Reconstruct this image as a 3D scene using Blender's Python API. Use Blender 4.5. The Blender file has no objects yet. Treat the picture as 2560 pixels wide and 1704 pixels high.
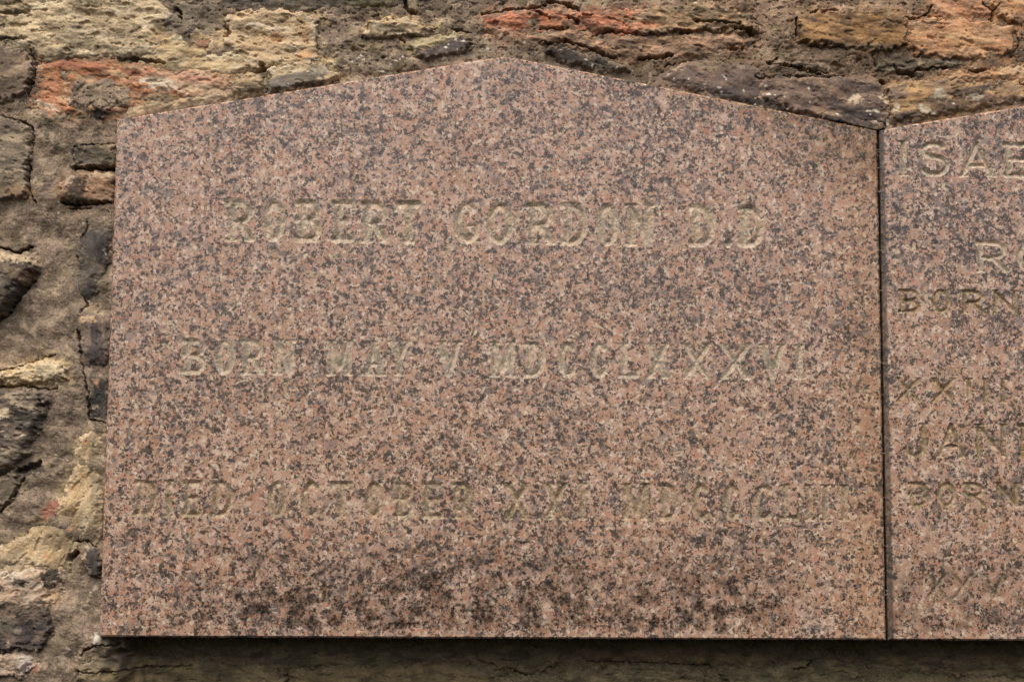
import bpy, math, random
import numpy as np

# ------------------------------------------------------------------ camera, sky, sun, exposure
sc = bpy.context.scene
CAMQ = (0.02726032, 0.0932149, 0.00722823, 0.46800232, -1.83422588, 0.20823234)   # yaw, pitch, roll, x, y, z
FPX, CX, CY = 3555.0, 1280.0, 852.0


def cam_axes():
    yaw, pitch, roll = CAMQ[:3]
    cyw, sy, cp, sp = math.cos(yaw), math.sin(yaw), math.cos(pitch), math.sin(pitch)
    fwd = np.array([sy * cp, cyw * cp, sp])
    right = np.array([cyw, -sy, 0.0])
    up = np.cross(right, fwd)
    r = math.cos(roll) * right + math.sin(roll) * up
    u = -math.sin(roll) * right + math.cos(roll) * up
    return r, u, fwd


AX_R, AX_U, AX_F = cam_axes()
CAM_POS = np.array(CAMQ[3:6])
cam = bpy.data.cameras.new('camera')
cam.sensor_fit = 'HORIZONTAL'
cam.sensor_width = 36.0
cam.lens = FPX / 2560.0 * 36.0
cam.clip_start = 0.05
cam.clip_end = 100.0
cam_o = bpy.data.objects.new('camera', cam)
sc.collection.objects.link(cam_o)
from mathutils import Matrix
cam_o.matrix_world = Matrix(((AX_R[0], AX_U[0], -AX_F[0], CAM_POS[0]),
                             (AX_R[1], AX_U[1], -AX_F[1], CAM_POS[1]),
                             (AX_R[2], AX_U[2], -AX_F[2], CAM_POS[2]),
                             (0, 0, 0, 1)))
sc.camera = cam_o

SUN_EL, SUN_AZ = 60.0, -20.0            # degrees; azimuth from the wall's normal towards the viewer's left
world = bpy.data.worlds.new('World')
sc.world = world
world.use_nodes = True
wn = world.node_tree
for n in list(wn.nodes):
    wn.nodes.remove(n)
w_out = wn.nodes.new('ShaderNodeOutputWorld')
w_bg = wn.nodes.new('ShaderNodeBackground')
w_sky = wn.nodes.new('ShaderNodeTexSky')
w_sky.sky_type = 'NISHITA'
w_sky.sun_disc = False
w_sky.sun_elevation = math.radians(SUN_EL)
# the wall looks towards -Y: the sun stands at -Y, swung to -X
sdx = math.sin(math.radians(SUN_AZ)) * math.cos(math.radians(SUN_EL))
sdy = -math.cos(math.radians(SUN_AZ)) * math.cos(math.radians(SUN_EL))
sdz = math.sin(math.radians(SUN_EL))
w_sky.sun_rotation = math.atan2(sdx, sdy)
w_sky.air_density = 0.6
w_sky.dust_density = 6.0
w_sky.ozone_density = 0.3
wn.links.new(w_sky.outputs[0], w_bg.inputs[0])
wn.links.new(w_bg.outputs[0], w_out.inputs[0])
w_bg.inputs[1].default_value = 0.07

sun = bpy.data.lights.new('sun', 'SUN')
sun.energy = 1.5
sun.angle = math.radians(80)
sun.color = (1.0, 0.968, 0.92)
sun_o = bpy.data.objects.new('sun', sun)
sc.collection.objects.link(sun_o)
from mathutils import Vector
sun_o.rotation_euler = Vector((sdx, sdy, sdz)).to_track_quat('Z', 'Y').to_euler()

sc.view_settings.view_transform = 'Standard'
sc.view_settings.look = 'None'
sc.view_settings.gamma = 1.0
sc.view_settings.use_curve_mapping = False
sc.view_settings.exposure = 0.98

# ------------------------------------------------------------------ small helpers
C = sc.collection


def px2plane(u, v, y=0.0):
    """photograph pixel -> point (x, z) of the vertical plane at depth y"""
    u = np.asarray(u, float); v = np.asarray(v, float)
    d = (AX_F[:, None] + AX_R[:, None] * ((u.ravel() - CX) / FPX) - AX_U[:, None] * ((v.ravel() - CY) / FPX))
    t = (y - CAM_POS[1]) / d[1]
    x = CAM_POS[0] + d[0] * t
    z = CAM_POS[2] + d[2] * t
    return x.reshape(u.shape), z.reshape(u.shape)


_rng = np.random.RandomState(7)
_perm = np.concatenate([_rng.permutation(512)] * 2)
_ang = _rng.rand(512) * 2 * np.pi
_gx, _gy = np.cos(_ang).astype(np.float32), np.sin(_ang).astype(np.float32)


def pnoise(x, y, seed=0):
    x = np.asarray(x, np.float32) + np.float32(seed * 17.31 + 300)
    y = np.asarray(y, np.float32) + np.float32(seed * 9.77 + 300)
    xi = np.floor(x).astype(np.int32); yi = np.floor(y).astype(np.int32)
    fx = x - xi; fy = y - yi
    ux = fx * fx * fx * (fx * (fx * 6 - 15) + 10)
    uy = fy * fy * fy * (fy * (fy * 6 - 15) + 10)
    xi &= 511; yi &= 511

    def g(ix, iy, dx, dy):
        h = _perm[_perm[ix & 511] + (iy & 511)]
        return _gx[h] * dx + _gy[h] * dy
    a = g(xi, yi, fx, fy); b = g(xi + 1, yi, fx - 1, fy)
    c = g(xi, yi + 1, fx, fy - 1); d = g(xi + 1, yi + 1, fx - 1, fy - 1)
    return ((a + ux * (b - a)) * (1 - uy) + (c + ux * (d - c)) * uy) * 1.5


def fbm(x, y, octv=3, seed=0, gain=0.5):
    s = 0.0; a = 1.0
    for i in range(octv):
        s = s + a * pnoise(x, y, seed + i * 3)
        x = x * 2.03; y = y * 2.03; a *= gain
    return s


def sstep(a, b, x):
    t = np.clip((x - a) / (b - a), 0, 1)
    return t * t * (3 - 2 * t)


def lin(c):
    c = np.asarray(c, float) / 255.0
    return np.where(c <= 0.04045, c / 12.92, ((c + 0.055) / 1.055) ** 2.4)


def seg_dist(px, py, pts, closed):
    d = np.full(px.shape, 1e9, np.float32)
    n = len(pts)
    for i in range(n if closed else n - 1):
        ax, ay = pts[i]; bx, by = pts[(i + 1) % n]
        vx, vy = bx - ax, by - ay
        L = vx * vx + vy * vy + 1e-9
        t = np.clip(((px - ax) * vx + (py - ay) * vy) / L, 0, 1)
        d = np.minimum(d, np.hypot(px - ax - t * vx, py - ay - t * vy))
    return d


def poly_sdf(px, py, pts):
    """positive inside"""
    d = seg_dist(px, py, pts, True)
    ins = np.zeros(px.shape, bool)
    n = len(pts)
    for i in range(n):
        ax, ay = pts[i]; bx, by = pts[(i + 1) % n]
        if ay == by:
            continue
        c = ((ay > py) != (by > py)) & (px < (bx - ax) * (py - ay) / (by - ay) + ax)
        ins ^= c
    return np.where(ins, d, -d)


def np_mesh(name, verts, quads, mat, col=None, smooth=True):
    me = bpy.data.meshes.new(name)
    nv, nf = len(verts), len(quads)
    me.vertices.add(nv)
    me.vertices.foreach_set('co', np.asarray(verts, np.float32).ravel())
    me.loops.add(nf * 4)
    me.loops.foreach_set('vertex_index', np.asarray(quads, np.int32).ravel())
    me.polygons.add(nf)
    me.polygons.foreach_set('loop_start', np.arange(0, nf * 4, 4, dtype=np.int32))
    me.polygons.foreach_set('use_smooth', np.full(nf, smooth, bool))
    me.update(calc_edges=True)
    if col is not None:
        a = me.color_attributes.new('Col', 'FLOAT_COLOR', 'POINT')
        rgba = np.ones((nv, 4), np.float32); rgba[:, :3] = col
        a.data.foreach_set('color', rgba.ravel())
    me.materials.append(mat)
    return me


def link(name, me, parent=None):
    o = bpy.data.objects.new(name, me)
    C.objects.link(o)
    if parent is not None:
        o.parent = parent
    return o


def tag(o, label, cat, group=None):
    o['label'] = label; o['category'] = cat
    if group:
        o['group'] = group


# ------------------------------------------------------------------ materials
class NT:
    def __init__(self, name):
        self.m = bpy.data.materials.new(name)
        self.m.use_nodes = True
        self.t = self.m.node_tree
        for n in list(self.t.nodes):
            self.t.nodes.remove(n)
        self.out = self.t.nodes.new('ShaderNodeOutputMaterial')
        self.bsdf = self.t.nodes.new('ShaderNodeBsdfPrincipled')
        self.l(self.bsdf.outputs[0], self.out.inputs[0])
        self.co = self.t.nodes.new('ShaderNodeTexCoord').outputs['Object']

    def l(self, a, b):
        self.t.links.new(a, b)

    def put(self, sock, v):
        if hasattr(v, 'is_linked'):
            self.l(v, sock)
        elif hasattr(sock.default_value, '__len__') and not hasattr(v, '__len__'):
            sock.default_value = [v] * len(sock.default_value)
        elif hasattr(v, '__len__') and len(sock.default_value) == 4 and len(v) == 3:
            sock.default_value = (*v, 1)
        else:
            sock.default_value = v

    def math(self, op, a, b=0.0, c=None):
        n = self.t.nodes.new('ShaderNodeMath'); n.operation = op
        self.put(n.inputs[0], a); self.put(n.inputs[1], b)
        if c is not None:
            self.put(n.inputs[2], c)
        return n.outputs[0]

    def vmath(self, op, a, b):
        n = self.t.nodes.new('ShaderNodeVectorMath'); n.operation = op
        self.put(n.inputs[0], a); self.put(n.inputs[1], b)
        return n.outputs[0]

    def noise(self, scale, detail=2, rough=0.5, co=None, color=False, dist=0.0):
        n = self.t.nodes.new('ShaderNodeTexNoise')
        self.l(co or self.co, n.inputs['Vector'])
        n.inputs['Scale'].default_value = scale
        n.inputs['Detail'].default_value = detail
        n.inputs['Roughness'].default_value = rough
        n.inputs['Distortion'].default_value = dist
        return n.outputs['Color' if color else 'Fac']

    def voro(self, scale, co=None, feature='F1'):
        n = self.t.nodes.new('ShaderNodeTexVoronoi')
        n.feature = feature
        self.l(co or self.co, n.inputs['Vector'])
        n.inputs['Scale'].default_value = scale
        return n

    def sep(self, c):
        n = self.t.nodes.new('ShaderNodeSeparateXYZ'); self.l(c, n.inputs[0])
        return n.outputs

    def mix(self, f, a, b, mode='MIX'):
        n = self.t.nodes.new('ShaderNodeMix'); n.data_type = 'RGBA'; n.blend_type = mode
        self.put(n.inputs['Factor'], f)
        self.put(n.inputs[6], a); self.put(n.inputs[7], b)
        return n.outputs[2]

    def ramp(self, f, stops, interp='LINEAR'):
        n = self.t.nodes.new('ShaderNodeValToRGB')
        self.l(f, n.inputs[0])
        cr = n.color_ramp; cr.interpolation = interp
        while len(cr.elements) < len(stops):
            cr.elements.new(0.5)
        for e, (p, c) in zip(cr.elements, stops):
            e.position = p
            e.color = (*c, 1) if hasattr(c, '__len__') else (c, c, c, 1)
        return n.outputs[0]

    def step(self, x, a, b):
        n = self.t.nodes.new('ShaderNodeMapRange'); n.interpolation_type = 'SMOOTHSTEP'
        self.put(n.inputs[0], x)
        n.inputs[1].default_value = a; n.inputs[2].default_value = b
        return n.outputs[0]

    def bump(self, h, strength, dist):
        n = self.t.nodes.new('ShaderNodeBump')
        n.inputs['Strength'].default_value = strength
        n.inputs['Distance'].default_value = dist
        self.l(h, n.inputs['Height'])
        self.l(n.outputs[0], self.bsdf.inputs['Normal'])


def granite(name, carved=0.0, olive=(0, 0, 0), offset=(0, 0, 0), stains='left'):
    """pink granite: feldspar grains, grey quartz, black mica; carved > 0 for the unpolished cut faces"""
    t = NT(name)
    co = t.vmath('ADD', t.co, offset)
    w = t.noise(210, 3, 0.6, co, color=True)
    co2 = t.vmath('ADD', co, t.vmath('MULTIPLY', t.vmath('SUBTRACT', w, (0.5, 0.5, 0.5)), (0.0055,) * 3))
    # feldspar
    va = t.voro(104, co2)
    ra = t.sep(va.outputs['Color'])
    base = t.ramp(ra[0], [(0.0, lin((160, 126, 103))), (0.25, lin((186, 147, 122))), (0.45, lin((172, 143, 119))),
                          (0.68, lin((184, 152, 135))), (0.86, lin((202, 176, 154))), (1.0, lin((184, 136, 110)))])
    base = t.mix(t.math('MULTIPLY', t.noise(22, 3, 0.6, co), 0.6), base, lin((172, 142, 118)))
    fine = t.noise(620, 3, 0.7, co)
    base = t.mix(1.0, base, t.ramp(fine, [(0.28, 0.70), (0.5, 1.0), (0.72, 1.26)]), 'MULTIPLY')
    # pale creamy and pinkish grains
    vp = t.voro(270, t.vmath('ADD', co2, (3.1, 1.7, 0.4)))
    rp = t.sep(vp.outputs['Color'])
    base = t.mix(t.math('MULTIPLY', t.step(rp[0], 0.72, 0.95), 0.7), base, lin((218, 200, 176)))
    base = t.mix(t.math('MULTIPLY', t.step(rp[1], 0.86, 0.93), 0.45), base, lin((178, 112, 84)))
    # grey quartz, in soft clumps; thicker in some parts of the slab than in others
    clump = t.noise(50, 4, 0.68, co)
    clump2 = t.noise(8, 3, 0.6, co)
    vq = t.voro(190, t.vmath('ADD', co2, (1.3, 4.1, 2.2)))
    rq = t.sep(vq.outputs['Color'])
    fq = t.math('ADD', t.math('MULTIPLY', rq[0], 0.5), t.math('ADD', t.math('MULTIPLY', clump, 1.25), t.math('MULTIPLY', clump2, 0.55)))
    mq = t.step(fq, 1.20, 1.38)
    qcol = t.ramp(rq[1], [(0.0, lin((84, 77, 74))), (0.5, lin((114, 103, 98))), (1.0, lin((146, 132, 123)))])
    base = t.mix(t.math('MULTIPLY', mq, 0.8), base, qcol)
    # dark mica: small grains of uneven size, mostly where the grey is
    for sc_, off_, th, amt in ((275, (5.3, 0.1, 7.2), 1.165, 0.85), (500, (2.3, 8.1, 0.7), 1.145, 0.8)):
        vm = t.voro(sc_, t.vmath('ADD', co2, off_))
        rm = t.sep(vm.outputs['Color'])
        fm = t.math('ADD', t.math('MULTIPLY', rm[0], 0.66), t.math('ADD', t.math('MULTIPLY', t.noise(68, 4, 0.72, co), 1.05), t.math('MULTIPLY', clump2, 0.25)))
        mm = t.step(fm, th, th + 0.06)
        mcol = t.ramp(rm[1], [(0.0, lin((42, 41, 39))), (1.0, lin((88, 79, 73)))])
        base = t.mix(t.math('MULTIPLY', mm, amt), base, mcol)
    base0 = base
    if stains:
        x, y, z = t.sep(t.co)
        n1 = t.noise(13, 5, 0.65, t.vmath('MULTIPLY', t.co, (1.0, 1.0, 0.45)))
        n2 = t.noise(70, 3, 0.65, t.co)
        zz = t.math('ADD', z, t.math('MULTIPLY', t.math('SUBTRACT', n1, 0.5), 0.11))
        low = t.math('SUBTRACT', 1.0, t.step(zz, 0.02, 0.17))
        lipz = t.math('ADD', z, t.math('MULTIPLY', t.math('SUBTRACT', n2, 0.5), 0.03))
        lip = t.step(lipz, 0.008, 0.017)
        if stains == 'left':
            side = t.math('MULTIPLY', t.step(t.math('ADD', x, t.math('MULTIPLY', t.math('SUBTRACT', n1, .5), .2)), 0.03, 0.22),
                          t.math('SUBTRACT', 1.0, t.step(x, 0.82, 0.95)))
            low = t.math('MULTIPLY', low, side)
        grime = t.math('MULTIPLY', t.math('MULTIPLY', low, lip), t.math('MULTIPLY_ADD', t.step(t.noise(34, 4, 0.7, t.co), 0.40, 0.60), 0.75, t.math('MULTIPLY', t.step(n2, 0.4, 0.6), 0.3)))
        base = t.mix(t.math('MULTIPLY', grime, 0.9 if stains == 'left' else 0.55), base, t.mix(1.0, base, lin((100, 95, 88)), 'MULTIPLY'))
        if stains == 'left':
            # brown runs near the joint and the top right corner
            ex = t.step(t.math('ADD', x, t.math('MULTIPLY', t.math('SUBTRACT', n1, .5), .07)), 0.925, 0.985)
            base = t.mix(t.math('MULTIPLY', ex, 0.35), base, t.mix(1.0, base, lin((226, 208, 168)), 'MULTIPLY'))
            cz = t.math('ADD', z, t.math('MULTIPLY', x, 0.55))
            cor = t.math('MULTIPLY', t.step(t.math('ADD', cz, t.math('MULTIPLY', t.math('SUBTRACT', n1, .5), .2)), 1.07, 1.19), t.step(n2, .3, .6))
            base = t.mix(t.math('MULTIPLY', cor, 0.75), base, t.mix(1.0, base, lin((178, 164, 124)), 'MULTIPLY'))
        else:
            # grey dirt run along the joint edge, wider lower down
            wd = t.math('MULTIPLY_ADD', z, -0.010, 0.021)
            ex = t.math('SUBTRACT', 1.0, t.step(t.math('DIVIDE', t.math('ADD', x, t.math('MULTIPLY', t.math('SUBTRACT', n2, .5), .006)), wd), 0.26, 0.42))
            base = t.mix(t.math('MULTIPLY', ex, 0.72), base, lin((64, 61, 54)))
    if carved:
        pale = t.mix(t.noise(300, 3, 0.7, co), lin((222, 212, 186)), lin((160, 150, 126)))
        base = t.mix(carved, base, pale)
        if any(olive):
            base = t.mix(t.math('MULTIPLY', t.step(t.noise(120, 3, 0.6, co), 0.30, 0.62), 0.6), base, olive)
    t.put(t.bsdf.inputs['Base Color'], base)
    if carved:
        t.bsdf.inputs['Roughness'].default_value = 0.85
        t.bsdf.inputs['Specular IOR Level'].default_value = 0.25
        t.bump(t.noise(700, 3, 0.6, co), 0.5, 0.0012)
    else:
        rr = t.ramp(t.noise(5.5, 3, 0.55, t.co), [(0.3, 0.10), (0.7, 0.24)])
        t.put(t.bsdf.inputs['Roughness'], rr)
        t.bsdf.inputs['Specular IOR Level'].default_value = 0.68
        t.bump(t.noise(420, 3, 0.6, co), 0.12, 0.0006)
    return t.m


def wall_mat(name, rough=0.95, fs=900.0, amp=0.35, bs=0.55):
    t = NT(name)
    a = t.t.nodes.new('ShaderNodeVertexColor'); a.layer_name = 'Col'
    n = t.noise(fs, 3, 0.65)
    c = t.mix(1.0, a.outputs[0], t.ramp(n, [(0.3, 1 - amp), (0.7, 1 + amp)]), 'MULTIPLY')
    t.put(t.bsdf.inputs['Base Color'], c)
    t.bsdf.inputs['Roughness'].default_value = rough
    t.bsdf.inputs['Specular IOR Level'].default_value = 0.2
    t.bump(t.noise(fs * 0.8, 4, 0.7), bs, 0.0015)
    return t.m


M_STONE = wall_mat('weathered_sandstone', 0.95, 650, 0.24, 0.3)
M_MORTAR = wall_mat('lime_mortar', 0.97, 700, 0.34, 0.45)
M_GRAN_L = granite('polished_pink_granite', stains='left')
M_GRAN_R = granite('polished_pink_granite_beside', offset=(4.7, 1.3, 2.9), stains='right')
M_CUT_1 = granite('cut_granite_pale', 0.42, stains='')
M_CUT_2 = granite('cut_granite', 0.16, lin((142, 126, 94)), stains='')
M_CUT_B = granite('cut_granite_grimy', 0.10, lin((92, 80, 56)), offset=(4.7, 1.3, 2.9), stains='right')
M_CUT_R = granite('cut_granite_olive', 0.12, lin((124, 106, 66)), offset=(4.7, 1.3, 2.9), stains='')

# ------------------------------------------------------------------ the rubble wall
OUTLINE_L = [(0.0, 0.0), (1.0, 0.0), (1.0, 0.6652), (0.530, 0.7535), (0.506, 0.7568), (0.482, 0.7535), (0.0, 0.6652)]
GAP = 0.0031
PLAQUE_H = 0.6652


def axis(lo, a, b, hi, s):
    def grow(n0, n1):
        out, x, st = [], n0, s
        sgn = 1 if n1 > n0 else -1
        while (n1 - x) * sgn > 0:
            st = min(st * 1.12, 14)
            x += sgn * st
            out.append(x)
        return out
    return np.array(grow(a, lo)[::-1] + list(np.arange(a, b, s)) + grow(b, hi))


GU = axis(-420, -12, 2572, 3150, 1.8)
GV = axis(-360, -12, 1716, 2050, 1.8)
UU, VV = np.meshgrid(GU, GV)
PX_PLAQUE = [(290, 297), (1240, 133), (2195, 325), (3100, 152), (3100, 1604), (250, 1590)]
sd_pl = poly_sdf(UU, VV, PX_PLAQUE)
ACTIVE = sd_pl < 42
ID = np.full(UU.shape, -1, np.int64)
NA = int(ACTIVE.sum())
ID[ACTIVE] = np.arange(NA)
U = UU[ACTIVE].astype(np.float32); V = VV[ACTIVE].astype(np.float32)
SDP = sd_pl[ACTIVE]
q = np.stack([ID[:-1, :-1], ID[1:, :-1], ID[1:, 1:], ID[:-1, 1:]], -1).reshape(-1, 4)
QUADS = q[(q >= 0).all(1)]
PXX, PZZ = px2plane(U, V, 0.01)

# base level of the wall face in mm, measured towards the viewer from the plaques' front face
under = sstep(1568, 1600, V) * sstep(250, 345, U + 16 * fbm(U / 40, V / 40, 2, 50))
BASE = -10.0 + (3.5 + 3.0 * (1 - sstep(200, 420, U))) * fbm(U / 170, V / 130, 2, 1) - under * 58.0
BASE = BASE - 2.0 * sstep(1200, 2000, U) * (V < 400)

# mortar ------------------------------------------------------------------------------------
HM = BASE + 4.2 * fbm(U / 95, V / 70, 2, 5) + 0.55 * fbm(U / 17, V / 15, 3, 9) + 0.34 * fbm(U / 5.5, V / 5.5, 2, 14)
ero = fbm(U / 34, V / 24, 4, 16)                                       # places where the face has fallen away
LEFTM = 1 - 0.65 * (1 - sstep(230, 330, U)) * sstep(250, 330, V)
HM = HM - 3.2 * LEFTM * sstep(0.30, 0.52, ero) * (0.6 + 0.5 * fbm(U / 12, V / 9, 2, 18))
HM = HM - 2.2 * LEFTM * sstep(0.42, 0.7, fbm(U / 10, V / 9, 2, 19))
diag = fbm((U + V * 0.55) / 26, (V - 0.55 * U) / 150, 3, 21)          # trowel strokes on the left
HM = HM + 0.8 * diag * (1 - sstep(180, 300, U))
HM = HM - 1.6
# mortar smeared over the top right shoulder of the big plaque
smear = [(2062, 288), (2120, 296), (2150, 308), (2200, 314), (2208, 327), (2186, 329), (2130, 317), (2100, 308), (2068, 304)]
sm = poly_sdf(U + 3 * fbm(U / 14, V / 14, 2, 60), V + 3 * fbm(U / 14, V / 14, 2, 61), smear)
HM = np.where(sm > -6, np.maximum(HM, -4 + 4.4 * sstep(-6, 3, sm)), HM)
HM = np.where((SDP > 2) & (sm < 0), np.minimum(HM, -5 - SDP * 0.6), HM)
for (lu, lv, ra_, rb_, lh) in [(248, 240, 92, 56, 7.5), (460, 30, 60, 70, 5), (850, 80, 70, 60, 3), (930, 160, 130, 30, 3), (1960, 60, 34, 80, 3), (2050, 140, 120, 22, 3), (150, 330, 50, 60, 3), (140, 1080, 40, 120, 4), (60, 1260, 50, 60, 3)]:
    dd = np.hypot((U - lu) / ra_, (V - lv) / rb_) + 0.25 * fbm(U / 30, V / 30, 3, 64)
    HM = HM + lh * (1 - sstep(0.5, 1.05, dd))
# lumps at the plaque's lower left corner
for (lu, lv, lr, lh) in [(245, 1602, 16, 8), (300, 1612, 22, 24), (332, 1608, 12, 16), (268, 1622, 26, 10), (230, 1640, 40, 7)]:
    dd = np.hypot(U - lu, V - lv) / lr
    HM = HM + lh * np.clip(1 - dd ** 2, 0, 1)

MC = [lin((126, 110, 94)), lin((101, 89, 75)), lin((148, 130, 109))]
m1 = sstep(-0.25, 0.35, fbm(U / 70, V / 60, 3, 30))[:, None]
m2 = sstep(0.0, 0.7, fbm(U / 28, V / 30, 3, 34))[:, None]
COL_M = MC[0] * (1 - m1) + MC[1] * m1
COL_M = COL_M * (1 - m2) + MC[2] * m2
COL_M = COL_M * (1 + 0.20 * fbm(U / 6, V / 6, 3, 38) + 0.20 * fbm(U / 2.9, V / 2.9, 1, 39))[:, None]
warm = sstep(1250, 2100, U + 120 * fbm(U / 90, V / 90, 2, 41))[:, None] * (V < 420)[:, None]
COL_M = COL_M * (1 - warm) + warm * COL_M * np.array([1.10, 1.0, 0.93])
lime = sstep(0.30, 0.75, fbm(U / 46, V / 40, 4, 46))[:, None] * 0.3
COL_M = COL_M * (1 - lime) + lin((172, 156, 128)) * lime
moss = sstep(0.25, 0.7, fbm(U / 60, V / 44, 4, 48))[:, None] * 0.5
COL_M = COL_M * (1 - moss) + lin((98, 90, 66)) * moss
shade_algae = under[:, None] * (0.55 + 0.25 * sstep(-0.3, 0.4, fbm(U / 90, V / 40, 3, 49)))[:, None]      # damp green-brown tint plus painted shade, darkening the strip under the plaques
COL_M = COL_M * (1 - shade_algae) + lin((88, 80, 56)) * shade_algae
# grains of sand and shell in the mortar
gr = fbm(U / 3.2, V / 3.2, 2, 44)
COL_M = np.where((gr > 0.62)[:, None], COL_M * 0.6 + lin((178, 160, 132)) * 0.4, COL_M)
COL_M = np.where((gr < -0.66)[:, None], COL_M * 0.55, COL_M)

# stones ------------------------------------------------------------------------------------
PAL = {
    'cream': [(196, 172, 128), (160, 136, 96), (220, 202, 164)],
    'creamg': [(188, 166, 124), (136, 118, 86), (212, 192, 150)],
    'buff': [(158, 134, 98), (128, 108, 80), (184, 160, 120)],
    'red': [(174, 114, 74), (140, 94, 64), (194, 154, 112)],
    'redbrown': [(158, 102, 70), (114, 86, 64), (182, 118, 80)],
    'tanlay': [(140, 112, 82), (112, 92, 70), (168, 130, 94)],
    'ochre': [(134, 98, 58), (98, 74, 50), (162, 122, 76)],
    'orange': [(178, 126, 84), (148, 110, 78), (196, 148, 102)],
    'purple': [(104, 88, 76), (86, 76, 68), (128, 106, 84)],
    'slate': [(78, 70, 64), (58, 53, 50), (108, 94, 78)],
    'grey': [(118, 103, 84), (94, 83, 68), (146, 126, 98)],
    'greydk': [(98, 86, 72), (74, 66, 56), (140, 122, 96)],
    'yellow': [(166, 130, 82), (136, 108, 74), (124, 104, 84)],
    'yellowc': [(176, 154, 114), (136, 118, 86), (202, 182, 144)],
    'black': [(58, 53, 50), (46, 43, 42), (104, 90, 76)],
    'pinkw': [(186, 160, 132), (150, 122, 96), (206, 184, 160)],
    'dkbrown': [(104, 92, 64), (82, 73, 52), (120, 104, 70)],
}
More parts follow.
